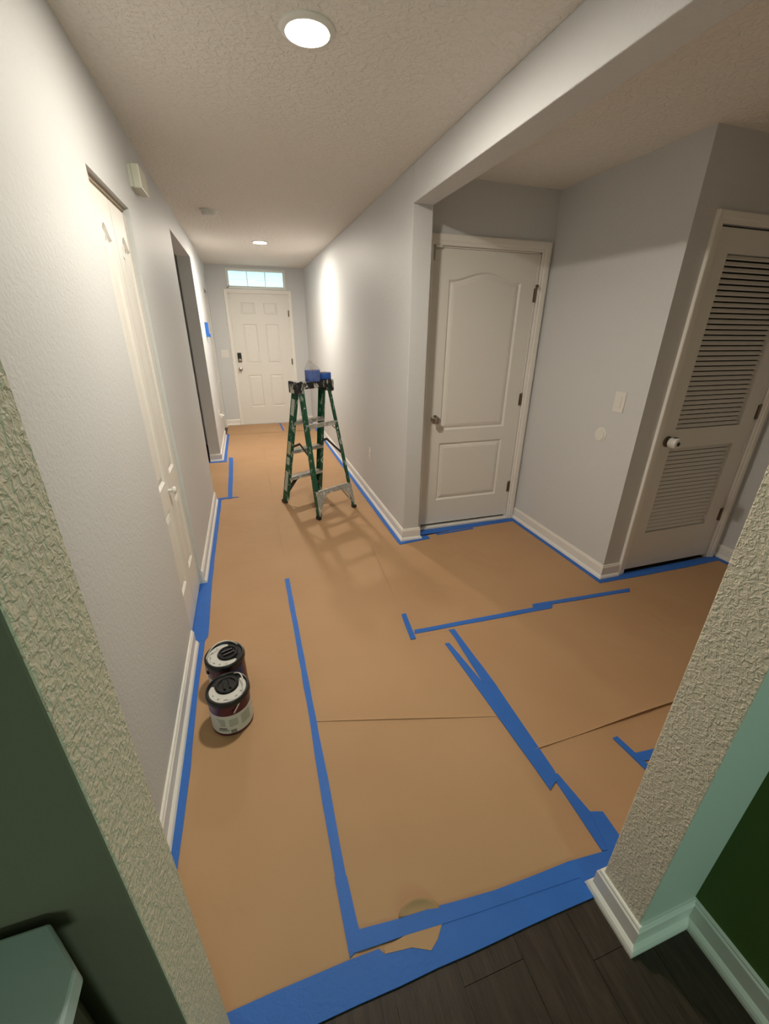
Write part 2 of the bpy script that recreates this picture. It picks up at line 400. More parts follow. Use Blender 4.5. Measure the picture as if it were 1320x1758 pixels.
# front door
d1 = empty('door_1', (FD0, YE+.005, 0)); struct(d1, 'white six-panel front door at the end of the hall')
X = lambda v: v-FD0
fp = []
for a, b in ((.455, .672), (.808, 1.022)):
    for z0, z1 in ((1.757, 1.922), (1.006, 1.610), (.300, .824)): fp.append(rect(X(a), X(b), z0, z1))
fs = panelled_slab(d1, .914, 2.028, .045, fp, .022, .011, .022)
casing(d1, -.006, .920, 0, 2.056, .052)
MB().box(-.012, .926, -.02, .09, -.002, .020).build('threshold', 'trim', d1)
MB().box(-.020, -.001, -.004, .10, 0, 2.062).box(.915, .934, -.004, .10, 0, 2.062).box(-.020, .934, -.004, .10, 2.052, 2.066).build('door_jamb', 'trim', d1)
MB().box(-.012, .926, .046, .10, -.002, 2.06).build('leak_blocker', 'dark_gap', d1)  # dark slab added behind the door to stop daylight leaking through its gaps
knob(d1, .342-FD0, .92)
dl = MB().box(.028, .090, -.016, 0, 1.03, 1.178).build('deadbolt_keypad', 'black_plastic', d1, bevel=.008)
MB().lathe([(.027,0),(.027,.012),(.020,.018),(.004,.020)], 20, '-y', (.060, -.014, 1.062)).build('deadbolt_cylinder', 'nickel', dl, smooth=True)
for z in (1.77, 1.03, .25): hinge(d1, .910, z)
sensor(d1, .004, 2.03)
# transom
w1 = empty('window_1', (0, YE, 0)); struct(w1, 'narrow three-pane transom window above the front door')
fr = MB().sweep([(TX0, TZ0), (TX1, TZ0), (TX1, TZ1), (TX0, TZ1), (TX0, TZ0+.0001)][::1], [(0,-.01),(0,.008),(.018,.008),(.024,-.004),(.036,-.004),(.036,-.06),(0,-.06)], lambda p, q, h: (p, -h, q))
fr.build('window_frame', 'vinyl', w1)
pw = (TX1-TX0-.072)/3
for i in range(3):
    a = TX0+.036+pw*i
    MB().box(a+.003, a+pw-.003, .034, .038, TZ0+.036, TZ1-.036).build('pane', 'glass', w1)
for i in (1, 2):
    a = TX0+.036+pw*i
    MB().box(a-.005, a+.005, .024, .046, TZ0+.036, TZ1-.036).build('mullion', 'vinyl', w1)
# the neighbouring house seen through the transom
ex = empty('exterior_house', (0, YE+2.6, 0)); struct(ex, 'pale siding of the house outside the transom window')
for i in range(9):
    z = 1.95 + i*.13
    if z < 2.75: MB().add([(-2.5,.0,z),(4,.0,z),(4,-.022,z),(-2.5,-.022,z),(-2.5,.0,z+.13),(4,.0,z+.13),(4,-.004,z+.13),(-2.5,-.004,z+.13)],[(3,2,1,0),(4,5,6,7),(0,1,5,4),(1,2,6,5),(2,3,7,6),(3,0,4,7)]).build('siding_board', 'siding', ex)
MB().box(-2.6, 4.1, -.22, .1, 2.66, 2.70).build('eave', 'siding', ex)
for i in range(14): MB().box(-2.4+i*.48, -2.32+i*.48, -.24, .0, 2.70, 2.735).build('rafter_tail', 'siding', ex)
MB().box(-2.5, 4, .0, .2, -.1, 1.95).build('lower_wall', 'siding', ex)
# alcove door
d2 = empty('door_2', (AD0, YD+.012, 0)); struct(d2, 'white two-panel door with arched top panel in the alcove')
X = lambda v: v-AD0
panelled_slab(d2, .813, 2.012, .04, [arch(X(1.818), X(2.384), .840, 1.868, .055, 18), rect(X(1.820), X(2.384), .250, .736)], .024, .012, .038)
m = casing(d2, -.012, .825, 0, 2.062, .064); m.location.y = -.012
MB().box(-.014, .827, -.03, .05, -.002, .016).build('threshold', 'trim', d2)
MB().box(-.012, -.001, -.004, .06, .0, 2.06).box(.814, .825, -.004, .06, 0, 2.06).box(-.012, .825, -.004, .06, 2.052, 2.062).build('door_jamb', 'trim', d2)
MB().box(-.001, .814, .03, .06, .015, 2.055).build('shadow_gap', 'dark_gap', d2)
knob(d2, X(1.768), .927)
for z in (1.793, 1.049, .304): hinge(d2, .817, z)
MB().tube([(.817, -.006, 1.845), (.817, -.03, 1.85), (.795, -.045, 1.85)], .005, 8).lathe([(.010,0),(.010,.012)], 12, '-y', (.795, -.04, 1.85)).build('hinge_door_stop', 'bronze', d2)
sensor(d2, .004, 2.038)
# louvered closet door
d3 = empty('door_3', (LD0, YK+.010, 0)); struct(d3, 'white louvered closet door in the shaded corner')
X = lambda v: v-LD0
LW = .7766; a, b = X(2.908), X(3.458)
st = MB()
st.box(0, a, 0, .035, .025, 2.05).box(b, LW, 0, .035, .025, 2.05).box(a, b, 0, .035, .025, .298).box(a, b, 0, .035, .888, 1.010).box(a, b, 0, .035, 1.938, 2.05)
st.build('door_frame', 'door', d3)
sl = None
def slat(z):
    global sl
    if sl is None:
        m = MB().bar((a-.004, .017, 0), (b+.004, .017, 0), .0223, .005, (0, -.56, -.83)); sl = m.build('slat', 'door', d3); o = sl
    else:
        o = sl.copy(); COL.objects.link(o); o.parent = d3
    o.location.z = z
for z0, z1, n in ((1.010, 1.938, 33), (.298, .888, 21)):
    for i in range(n): slat(z0 + (z1-z0)*(i+.5)/n)
MB().box(a, b, .0335, .035, .298, .888).box(a, b, .0335, .035, 1.010, 1.938).build('louver_shade_sheet', 'cabinet', d3)  # dark sheet stands in for the shade of the closet behind the slats
m = casing(d3, -.010, LW+.010, 0, 2.060, .055); m.location.y = -.010
MB().box(-.010, -.002, -.004, .06, 0, 2.06).box(LW+.002, LW+.01, -.004, .06, 0, 2.06).build('door_jamb', 'trim', d3)
MB().box(-.01, LW+.01, .03, .09, -.002, 2.06).build('shadow_gap', 'dark_gap', d3)
kb = MB().lathe([(.034,0),(.034,.005),(.026,.010),(.014,.012),(.013,.03)], 24, '-y', (X(2.868), 0, .938)).build('knob_rose', 'bronze', d3, smooth=True)
kc = MB().lathe([(.016,.022),(.030,.024),(.034,.034),(.034,.064),(.029,.074),(.014,.076),(.013,.070)], 24, '-y', (X(2.868), 0, .938)).build('childproof_knob_cover', 'white_plastic', d3, smooth=True)
MB().lathe([(.013,.0),(.013,.004)], 16, '-y', (X(2.868), -.072, .938)).build('cover_hole', 'black_plastic', kc)
MB().prism([(-.014, -.009), (.014, -.009), (.014, .009), (-.014, .009)], 0, .003).build('cover_slot', 'black_plastic', kc, loc=(X(2.868), -.048, .938+.0325))
for z in (1.80, 1.086, .354): hinge(d3, LW+.004, z)
MB().box(-.004, .004, -.002, .02, .905, .975).build('latch_plate', 'dark_gap', d3)
# bifold closets (local x runs along the hall, front faces +x in the world)
def bifold(name, y0, y1, top, label, recess=.018):
    d = empty(name, (-recess, y0, 0), math.pi/2); struct(d, label)
    w = (y1-y0); lw = w/2
    for i in range(2):
        x0 = i*lw + .003
        ps = [arch(x0+.068, x0+lw-.074, .846, 1.870, .048, 14), rect(x0+.068, x0+lw-.074, .262, .712)]
        panelled_slab(d, lw-.006, top-.050, .034, ps, .024, .012, .018, 'leaf', None, x0)
    MB().lathe([(.008,0),(.008,.016),(.016,.020),(.019,.028),(.015,.036),(.004,.038)], 20, '-y', (lw-.035, 0, .790)).build('pull_knob', 'white_plastic', d, smooth=True)
    MB().box(.002, w-.002, .004, .030, top-.014, top-.001).build('track', 'track', d)
    return d
bifold('door_4', BF0, BF1, BFT, 'white bifold closet door with arched panels on the left wall')
bifold('door_5', B20, B21, 2.045, 'white bifold closet door on the left wall beside the front door', .02)

# ------------------------------------------------------------------ ceiling fixtures
def ceiling_light(x, y, label, mat='lamp'):
    t = tag(empty('ceiling_light', (x, y, HC)), label, 'ceiling light', 'recessed hall ceiling lights')
    MB().lathe([(.088,0),(.088,-.004),(.080,-.010),(.070,-.012),(.066,-.008),(.066,0)], 40).build('trim_ring', 'white_plastic', t, smooth=True)
    MB().lathe([(.067,-.006),(.067,-.0095),(.050,-.0125),(.025,-.0138),(.001,-.0140)], 40, caps=True).build('diffuser', mat, t, smooth=True)
ceiling_light(.742, 1.812, 'larger-looking lit round ceiling light above the paint cans')
ceiling_light(.735, 5.555, 'lit round ceiling light near the front door', 'far_lamp')
t = tag(empty('smoke_detector', (.287, 4.30, HC)), 'round white smoke detector on the hall ceiling', 'smoke detector')
MB().lathe([(.070,0),(.070,-.010),(.066,-.012),(.001,-.012)], 32).build('base', 'white_plastic', t, smooth=True)
MB().lathe([(.058,-.012),(.060,-.026),(.052,-.040),(.030,-.045),(.001,-.046)], 32).build('cover', 'white_plastic', t, smooth=True)
t = tag(empty('door_chime', (0, 2.735, 2.178)), 'cream door chime box high on the left wall', 'door chime')
MB().box(0, .012, .004, .176, .004, .094).build('back_plate', 'cream_plastic', t)
MB().box(.012, .050, 0, .18, 0, .098).build('cover', 'cream_plastic', t, bevel=.005)
# ------------------------------------------------------------------ wall plates
def rocker(parent, x, gang=1):
    for i in range(gang):
        MB().box(x-.0165+i*.046, x+.0165+i*.046, -.010, -.004, -.033, .033).build('rocker', 'white_plastic', parent, bevel=.002)
t = tag(empty('light_switch', (XR, 2.038, 1.160), -math.pi/2), 'white rocker light switch on the alcove wall', 'light switch')
MB().box(-.040, .040, -.006, 0, -.062, .062).build('cover_plate', 'white_plastic', t, bevel=.002); rocker(t, 0)
t = tag(empty('light_switch', (.128, YE, 1.165)), 'white double light switch beside the front door', 'light switch')
MB().box(-.058, .058, -.006, 0, -.060, .060).build('cover_plate', 'white_plastic', t, bevel=.002); rocker(t, -.023, 2)
def outlet(loc, rz, label):
    t = tag(empty('power_outlet', loc, rz), label, 'power outlet')
    MB().box(-.036, .036, -.005, 0, -.058, .058).build('cover_plate', 'white_plastic', t, bevel=.002)
    for z in (-.021, .021): MB().lathe([(.016,.004),(.016,.008),(.014,.009)], 16, '-y', (0,0,z)).build('socket', 'white_plastic', t)
    return t
outlet((W, 3.732, .456), -math.pi/2, 'white power outlet low on the right hall wall')
outlet((0, 6.20, .46), math.pi/2, 'white power outlet low on the far left wall')
t = tag(empty('plug_in_night_light', (0, 6.20, .46), math.pi/2), 'small white night light plugged into the far left outlet', 'night light')
MB().box(-.020, .020, -.045, -.009, -.05, -.002).build('housing', 'white_plastic', t, bevel=.006)
MB().lathe([(.014,.045),(.013,.060),(.006,.066)], 14, '-y', (0,0,-.026)).build('lens', 'white_plastic', t, smooth=True)
t = tag(empty('round_wall_plate', (XR, 2.129, .938), -math.pi/2), 'round white blank plate below the alcove light switch', 'wall plate')
MB().lathe([(.047,0),(.046,.003),(.040,.005),(.001,.0055)], 32, '-y').build('plate', 'white_plastic', t, smooth=True)
MB().lathe([(.036,.005),(.034,.009),(.001,.0095)], 32, '-y').build('cap', 'white_plastic', t, smooth=True)
t = tag(empty('thermostat', (0, 6.06, 1.445), math.pi/2), 'thermostat masked with blue tape on the far left wall', 'thermostat')
MB().box(.006, .124, -.024, 0, .006, .16).build('body', 'white_plastic', t, bevel=.004)
MB().box(0, .13, -.034, -.0235, 0, .168).box(.0, .006, -.024, 0, .0, .168).box(.124, .13, -.024, 0, 0, .168).box(0, .13, -.024, 0, .160, .168).build('masking_tape', 'tape', t, bevel=.004)
MB().box(.02, .13, -.046, -.034, -.004, .035).build('loose_tape_end', 'tape', t, bevel=.003)

# ------------------------------------------------------------------ floor paper
def lerp(a, b, t): return a+(b-a)*t
def sheet(corners, z, label, curl='', amp=.004, step=.07, y_from=-9):
    """corners: south-west, south-east, north-east, north-west; curl names the lifted edges"""
    (ax, ay), (bx, by), (cx, cy), (dx, dy) = corners
    L = max(math.hypot(bx-ax, by-ay), math.hypot(cx-dx, cy-dy)); H = max(math.hypot(dx-ax, dy-ay), math.hypot(cx-bx, cy-by))
    nu, nv = max(2, int(L/step)), max(2, int(H/step)); us = [i/nu for i in range(nu+1)]; vs_ = [i/nv for i in range(nv+1)]
    for e, lst, ln in (('w', us, L), ('e', us, L), ('s', vs_, H), ('n', vs_, H)):
        if e in curl:
            ex = [.004/ln, .012/ln, .03/ln]; lst += ex if e in 'ws' else [1-q for q in ex]
    us.sort(); vs_.sort(); m = MB(); n = len(us); vv = []
    for v in vs_:
        for u in us:
            x = lerp(lerp(ax, bx, u), lerp(dx, cx, u), v); y = lerp(lerp(ay, by, u), lerp(dy, cy, u), v)
            zz = z + .0006*math.sin(x*9+y*4)*math.sin(y*7-x*3)
            for e, d in (('w', u*L), ('e', (1-u)*L), ('s', v*H), ('n', (1-v)*H)):
                if e in curl and y > y_from: zz += amp*(.55+.45*math.sin(7*x+5*y+ord(e)))*math.exp(-d/.012)
            vv.append((x, y, zz))
    q = len(vv); vv += [(x, y, zz-.0008) for x, y, zz in vv]; ff = []; mv = len(vs_)
    for j in range(mv-1):
        for i in range(n-1):
            a0 = j*n+i; ff.append((a0, a0+1, a0+n+1, a0+n)); ff.append((q+a0+n, q+a0+n+1, q+a0+1, q+a0))
    for i in range(n-1):
        ff.append((q+i, q+i+1, i+1, i)); b0 = (mv-1)*n+i; ff.append((b0, b0+1, q+b0+1, q+b0))
    for j in range(mv-1):
        a0 = j*n; ff.append((a0, a0+n, q+a0+n, q+a0)); b0 = j*n+n-1; ff.append((q+b0, q+b0+n, b0+n, b0))
    m.add(vv, ff); o = m.build('floor_paper_sheet', 'paper', smooth=True)
    return tag(o, label, 'floor paper', 'kraft paper sheets covering the floor')
sheet([(.02, .475), (.545, .475), (.545, 6.93), (.02, 6.93)], .0032, 'long brown paper sheet under the two paint cans', 'e', .0045, .07, 2.50)
sheet([(.50, .49), (1.42, .49), (1.42, 1.07), (.50, 1.32)], .0014, 'brown paper sheet nearest the blue taped threshold')
sheet([(.50, 1.305), (1.40, 1.06), (1.42, 2.25), (.50, 2.25)], .0024, 'brown paper sheet between crease and ladder', 's', .003)
sheet([(.50, 2.20), (W-.02, 2.20), (W-.02, 6.93), (.50, 6.93)], .0016, 'long brown paper sheet under the green ladder')
sheet([(.02, 6.90), (W-.02, 6.90), (W-.02, 7.62), (.02, 7.62)], .0044, 'short brown paper sheet in front of the front door', 's', .002)
sheet([(1.135, 1.66), (XR-.03, 1.66), (XR-.03, 2.87), (1.212, 2.745)], .0030, 'brown paper sheet in front of the arched-panel door', 'w', .004)
sheet([(1.375, .90), (XS-.03, .93), (XS-.03, 1.868), (1.37, 1.79)], .0026, 'brown paper sheet in front of the louvered door', 's', .011)
sheet([(1.38, .475), (XS-.03, .475), (XS-.03, .96), (1.38, .93)], .0010, 'brown paper sheet behind the right pillar')
sheet([(-.6, 4.10), (.16, 4.10), (.16, 5.42), (-.6, 5.42)], .0040, 'brown paper sheet in the side doorway')
# torn flap of paper by the threshold
def flap():
    cxx, cyy = .735, .560; m = MB(); vv = []; ff = []; nr, na = 5, 18
    for i in range(nr+1):
        for j in range(na+1):
            a = math.pi*j/na; r = i/nr
            x = cxx + .062*r*math.cos(a); y = cyy + .030*r*math.sin(a) - .008*(r*math.cos(a))
            vv.append((x, y, .0045 + .020*r*r*math.sin(a)))
    n = na+1
    for i in range(nr):
        for j in range(na): ff.append((i*n+j, i*n+j+1, (i+1)*n+j+1, (i+1)*n+j))
    m.add(vv, ff); o = m.build('torn_paper_flap', 'paper', smooth=True)
    sd = o.modifiers.new('thick', 'SOLIDIFY'); sd.thickness = .0008
    tag(o, 'torn curled flap of brown paper at the blue threshold tape', 'torn paper')
flap()
m = MB().prism([(.612,.522),(.613,.509),(.688,.499),(.736,.478),(.762,.493),(.78,.512),(.79,.522),(.70,.53)], .0058, .0066)
tag(m.build('paper_scrap', 'paper'), 'small brown paper scrap showing through the threshold tape', 'torn paper')

# ------------------------------------------------------------------ blue tape strips
def tape(poly, label, z=.0056, th=.0004, jag=True):
    """poly is resampled so the long edges wander a little like hand-laid tape"""
    out = []
    n = len(poly)
    for i in range(n):
        p, q = Vector(poly[i]), Vector(poly[(i+1) % n]); L = (q-p).length; k = max(1, int(L/.09)) if jag else 1
        d = (q-p).normalized() if L > 0 else Vector((1, 0)); nn = Vector((-d.y, d.x))
        for j in range(k):
            r = p.lerp(q, j/k) + (nn*random.uniform(-.0016, .0016) if j else Vector((0, 0))); out.append((r.x, r.y))
    o = MB().prism(out, z-.003, z+th).build('tape_strip', 'tape')
    return tag(o, label, 'tape', 'blue tape strips holding the floor paper')
def band(x0, x1, y0, y1): return [(x0, y0), (x1, y0), (x1, y1), (x0, y1)]
tape([(.519,2.459),(.550,2.463),(.551,1.308),(.552,.938),(.551,.690),(.518,.700),(.517,.949),(.523,1.317)], 'long straight blue tape strip running up the hall floor')
tape([(.516,.720),(.553,.712),(.557,.60),(.562,.545),(.520,.530)], 'short blue tape piece where long strip meets the threshold', .0060)
tape([(.03,.456),(JL-.01,.456),(JL+.002,.441),(.42,.441),(.738,.442),(1.015,.442),(1.252,.440),(1.268,.520),(.886,.512),(.79,.520),(.78,.512),(.762,.493),(.736,.478),(.688,.499),(.613,.509),(.60,.524),(.515,.527),(.03,.526)], 'wide blue tape band across the opening threshold', .0052)
tape([(.530,.536),(.689,.527),(.886,.512),(1.244,.492),(1.244,.470),(1.36,.470),(1.39,.525),(1.237,.538),(.973,.543),(.792,.560),(.675,.567),(.555,.579)], 'upper blue tape strip along the paper edge at the threshold', .0066)
tape([(1.148,1.873),(1.177,1.876),(1.154,1.652),(1.124,1.654)], 'short blue tape piece crossing the end of the cross seam', .0066)
tape([(1.161,1.692),(2.053,1.664),(2.086,1.700),(1.173,1.722)], 'blue tape strip along the cross seam before the alcove')
tape([(1.947,1.705),(2.658,1.663),(2.686,1.694),(1.960,1.732)], 'blue tape strip ending before the louvered door', .0062)
tape([(1.358,1.666),(1.393,1.663),(1.403,1.246),(1.393,.80),(1.372,.80),(1.350,1.25),(1.362,1.60)], 'narrow blue tape strip touching the cross seam')
tape([(1.290,1.570),(1.314,1.568),(1.352,1.25),(1.392,.767),(1.366,.764),(1.329,.745),(1.306,1.25)], 'wide blue tape strip with a pointed split end', .0062)
tape([(1.371,.790),(1.397,.790),(1.416,.640),(1.390,.526),(1.365,.530)], 'narrow blue tape strip running to the right pillar', .0052)
tape([(1.412,.640),(1.441,.632),(1.458,.626),(1.452,.500),(1.376,.500)], 'blue tape piece at the foot of the right pillar', .0070)
tape([(1.719,.847),(1.743,.849),(1.764,.700),(1.735,.690)], 'short blue tape piece beside the right pillar edge')
tape([(1.746,.767),(1.86,.757),(1.86,.715),(1.755,.731)], 'blue tape piece reaching behind the right pillar', .0064)
tape([(.022,Y1+.02),(.048,.55),(.050,.904),(.055,1.229),(.047,1.604),(.053,1.993),(.022,1.993)], 'blue tape along baseboard beside the paint cans')
tape([(-.045,1.970),(.053,1.970),(.067,2.003),(.060,2.30),(.052,2.616),(.020,2.60),(-.045,2.545)], 'wide blue tape at the foot of the bifold closet door', .0062)
tape([(.020,2.57),(.054,2.57),(.053,3.3),(.055,4.084),(.020,4.09)], 'blue tape along baseboard between bifold door and side doorway')
tape([(.0,4.060),(.10,4.085),(.217,4.100),(.10,4.125),(-.02,4.11)], 'pointed blue tape tear at the near side of side doorway', .0068)
tape([(.112,4.076),(.152,4.083),(.150,4.7),(.135,5.555),(.085,5.586),(.100,4.9)], 'blue tape strip across the side doorway')
tape(band(-.16,.06,5.385,5.437), 'blue tape at the far jamb of the side doorway', .0066)
tape([(.022,5.40),(.062,5.40),(.058,6.2),(.058,6.95),(.022,6.95)], 'blue tape along baseboard beyond the side doorway')
tape([(.878,7.60),(.905,7.60),(.915,6.98),(.890,6.98)], 'short blue tape strip before the front door')
tape([(W-.024,2.74),(W-.055,2.735),(W-.060,4.2),(W-.056,6.0),(W-.060,7.60),(W-.024,7.60)], 'long blue tape along the right hall baseboard')
tape([(W-.055,2.735),(W-.05,2.700),(1.70,2.725),(1.70,2.78),(1.625,2.80),(1.625,2.745)], 'blue tape at the foot of the column', .0066)
tape([(1.615,2.805),(2.58,2.83),(2.58,2.885),(1.615,2.885)], 'blue tape along the sill of the arched-panel door', .0060)
tape([(1.78,2.768),(2.13,2.79),(2.13,2.808),(1.78,2.790)], 'thin loose blue tape strip before the arched-panel door', .0064)
tape([(XR-.025,1.835),(XR-.058,1.80),(XR-.056,2.4),(XR-.060,2.87),(XR-.025,2.87)], 'blue tape along baseboard below the light switch')
tape([(XR-.06,1.800),(2.9,1.790),(3.3,1.785),(XS-.03,1.790),(XS-.03,1.855),(2.74,1.855),(2.735,1.832),(XR-.03,1.832)], 'blue tape along the foot of the louvered door', .0064)
tape([(XS-.026,.52),(XS-.062,.52),(XS-.062,1.80),(XS-.026,1.80)], 'blue tape along baseboard right of the louvered door', .0056)

# ------------------------------------------------------------------ step ladder
def ladder():
    ang = math.atan2(.454, .892)
    t = tag(empty('step_ladder', (.950, 3.690, .004), ang), 'paint-splattered green fibreglass step ladder standing on the paper', 'ladder')
    # local: x across the steps, y away from camera-side rear legs (front/step side +y)
    ZT = 1.075
    def fr(s, z):  # centre of a front rail
        k = z/ZT; return (s*lerp(.208, .148, k), lerp(.266, .042, k), z)
    def rr(s, z):
        k = z/ZT; return (s*lerp(.205, .150, k), lerp(-.282, -.046, k), z)
    for s in (-1, 1):
        m = MB(); m.bar(fr(s, .03), fr(s, ZT+.03), .072, .005, (0, 1, 0))
        for e in (-1, 1):
            a, b = Vector(fr(s, .03)), Vector(fr(s, ZT+.03)); o = Vector((-s*.011, e*.0345, 0)); m.bar(a+o, b+o, .024, .005, (1, 0, 0))
        r = m.build('front_rail', 'fiberglass', t)
        if s < 0:
            for z0, z1, mat in ((.86, 1.00, 'sticker'), (.50, .62, 'warn_sticker'), (.40, .47, 'sticker'), (.13, .33, 'sticker')):
                a, b = Vector(fr(s, z0)), Vector(fr(s, z1)); o = Vector((s*.0031, 0, 0)); MB().bar(a+o, b+o, .046, .001, (0, 1, 0)).build('sticker', mat, r)
        m = MB(); m.bar(rr(s, .03), rr(s, ZT+.03), .046, .005, (0, 1, 0))
        a, b = Vector(rr(s, .03)), Vector(rr(s, ZT+.03))
        m.bar(a+Vector((-s*.011, -.021, 0)), b+Vector((-s*.011, -.021, 0)), .026, .005, (1, 0, 0))
        m.build('rear_rail', 'fiberglass', t)
        for f, w in ((fr, .068), (rr, .048)):
            c = f(s, 0); MB().box(c[0]-.015, c[0]+.015, c[1]-w/2, c[1]+w/2, 0, .030).build('foot', 'black_plastic', t, bevel=.004)
        # spreader
        p0, p2 = Vector(fr(s, .56)), Vector(rr(s, .52)); p1 = (p0+p2)/2 + Vector((-s*.03, .03, .075))
        p0.x -= s*.012; p2.x -= s*.012
        MB().bar(p0, p1, .022, .004, (0, 0, 1)).bar(p1, p2, .022, .004, (0, 0, 1)).build('spreader', 'dark_alu', t)
    for z in (.268, .535, .805):
        k = z/ZT; y = lerp(.262, .045, k); hx = lerp(.208, .148, k)-.004
        st = MB().box(-hx, hx, y-.040, y+.040, z-.006, z).box(-hx, hx, y-.040, y-.036, z-.028, z).box(-hx, hx, y+.036, y+.040, z-.028, z)
        so = st.build('step', 'ladder_alu', t)
        rg = MB()
        for q in range(5): rg.box(-hx+.01, hx-.01, y-.031+q*.0145, y-.027+q*.0145, z, z+.0018)
        tag(rg.build('tread_ridges', 'ladder_alu', so), kind='stuff')
    for s in (-1, 1):     # braces under the bottom step
        a = Vector(fr(s, .10)); a.x -= s*.012
        MB().bar(a, (s*.085, lerp(.262, .045, .24), .244), .048, .006, (0, 1, 0)).build('step_brace', 'dark_alu', t)
        b = Vector(rr(s, .055)); b.x -= s*.008; b.y -= .012
        MB().bar(b, (s*.085, rr(s, .235)[1]-.012, .215), .026, .006, (0, 1, 0)).build('rear_brace', 'ladder_alu', t)
        b = Vector(rr(s, .72)); b.x -= s*.008
        MB().bar(b, (s*.10, rr(s, .79)[1], .785), .020, .005, (0, 1, 0)).build('rear_brace', 'ladder_alu', t)
        pts = [(0, .235), (.135, .235), (.105, .205), (.050, .150), (.022, .085), (.012, .035), (0, .035)]   # gusset plate, outline in (inward, up)
        vv = []
        for th in (0, .004):
            vv += [(rr(s, z)[0]-s*q+s*.004, rr(s, z)[1]-.026-th, z) for q, z in pts]
        n = len(pts); ff = [tuple(range(n)), tuple(range(2*n-1, n-1, -1))]+[(i, (i+1) % n, n+(i+1) % n, n+i) for i in range(n)]
        MB().add(vv, ff).build('gusset', 'ladder_alu', t)
    for z, h in ((.225, .044), (.790, .036)):
        y = rr(1, z)[1]-.020; hx = abs(rr(1, z)[0])+.004
        MB().box(-hx, hx, y-.003, y+.003, z-h/2, z+h/2).box(-hx, hx, y, y+.020, z+h/2-.004, z+h/2).build('rear_crossbar', 'ladder_alu', t)
    m = MB().box(-.140, .140, -.056, .056, ZT+.012, ZT+.068)
    cap = m.build('top_cap', 'cap', t, bevel=.008)
    for s in (-1, 1):
        MB().box(s*.160-.028, s*.160+.028, -.070, .070, ZT+.006, ZT+.078).build('cap_end', 'cap', cap, bevel=.008)
        MB().box(s*.158-.025, s*.158+.025, -.074, .074, ZT-.020, ZT+.010).build('cap_bracket', 'cap', cap, bevel=.004)
    return ang
ang = ladder()
def lad(u, v, z): return (.950+u*math.cos(ang)-v*math.sin(ang), 3.690+u*math.sin(ang)+v*math.cos(ang), z)
def tape_roll(loc, h, label, n=1):
    t = tag(empty('tape_roll', loc), label, 'tape roll', 'blue tape rolls on the ladder top')
    MB().lathe([(.041,0),(.062,0),(.0635,.002),(.0635,h-.002),(.062,h),(.041,h),(.041,0)], 36, caps=False).build('tape_winding', 'tape_roll', t, smooth=True)
    MB().lathe([(.038,0),(.041,0),(.041,h),(.038,h),(.038,0)], 30, caps=False).build('cardboard_core', 'core', t, smooth=True)
zc = .004+1.075+.0685
tape_roll(lad(.012, -.005, zc), .088, 'larger blue tape roll stack in clear wrap on ladder top')
tape_roll(lad(.142, .012, zc+.010), .050, 'smaller blue tape roll at the end of ladder top')
def film():
    c = lad(.012, -.005, zc); m = MB(); vv = []; ff = []; n = 28
    rings = [(.067, .0), (.069, .035), (.068, .092), (.056, .108), (.034, .128), (.022, .150), (.003, .160)]
    for i, (r, h) in enumerate(rings):
        for k in range(n):
            a = 2*math.pi*k/n; rr_ = r*(1+.09*math.sin(5*a+i*1.7)*(.3+.12*i)); hh = h+(.010*math.sin(3*a+i) if i > 2 else 0)
            ox = -.022*max(0, i-2)/4
            vv.append((c[0]+ox+rr_*math.cos(a), c[1]+rr_*math.sin(a), c[2]+max(.0005, hh)))
    for i in range(len(rings)-1):
        for k in range(n): ff.append((i*n+k, i*n+(k+1)%n, (i+1)*n+(k+1)%n, (i+1)*n+k))
    m.add(vv, ff); tag(m.build('plastic_wrap', 'film', smooth=False), 'crumpled clear plastic wrap around tape rolls on ladder', 'plastic wrap')
film()

# ------------------------------------------------------------------ paint cans
def sector(m, r0, r1, a0, a1, z0, z1, n=24):
    vv = []; ff = []
    for z in (z0, z1):
        for r in (r0, r1):
            for k in range(n+1):
                a = lerp(a0, a1, k/n); vv.append((r*math.cos(a), r*math.sin(a), z))
    q = n+1
    for k in range(n):
        ff += [(k, k+1, q+k+1, q+k), (2*q+k, 3*q+k, 3*q+k+1, 2*q+k+1), (q+k, q+k+1, 3*q+k+1, 3*q+k), (k+1, k, 2*q+k, 2*q+k+1)]
    ff += [(0, q, 3*q, 2*q), (n, 2*q+n, 3*q+n, q+n)]
    return m.add(vv, ff)
def crescent(r0a, cx, r1, a0, a1, z0, z1, n=36):
    """lid sticker: outer arc about the lid centre, inner arc about the off-centre cap"""
    m = MB(); vv = []; ff = []
    for z in (z0, z1):
        for inner in (0, 1):
            for k in range(n+1):
                t = k/n; a = lerp(a0, a1, t); e = min(1, min(t, 1-t)*14)
                ro = r1; ri = None
                px, py = math.cos(a), math.sin(a)
                # distance from the lid centre to the inner circle along this direction
                b = px*cx; disc = b*b - (cx*cx - r0a*r0a); ri = b + math.sqrt(max(0, disc))
                mid = (ri+ro)/2; hw = (ro-ri)/2*(.55+.45*e)
                r = mid + (-hw if inner else hw); vv.append((r*px, r*py, z))
    q = n+1
    for k in range(n):
        ff += [(2*q+k, 2*q+k+1, 3*q+k+1, 3*q+k), (k, q+k, q+k+1, k+1), (k, k+1, 2*q+k+1, 2*q+k), (q+k, 3*q+k, 3*q+k+1, q+k+1)]
    ff += [(0, 2*q, 3*q, q), (n, q+n, 3*q+n, 2*q+n)]
    return m.add(vv, ff)
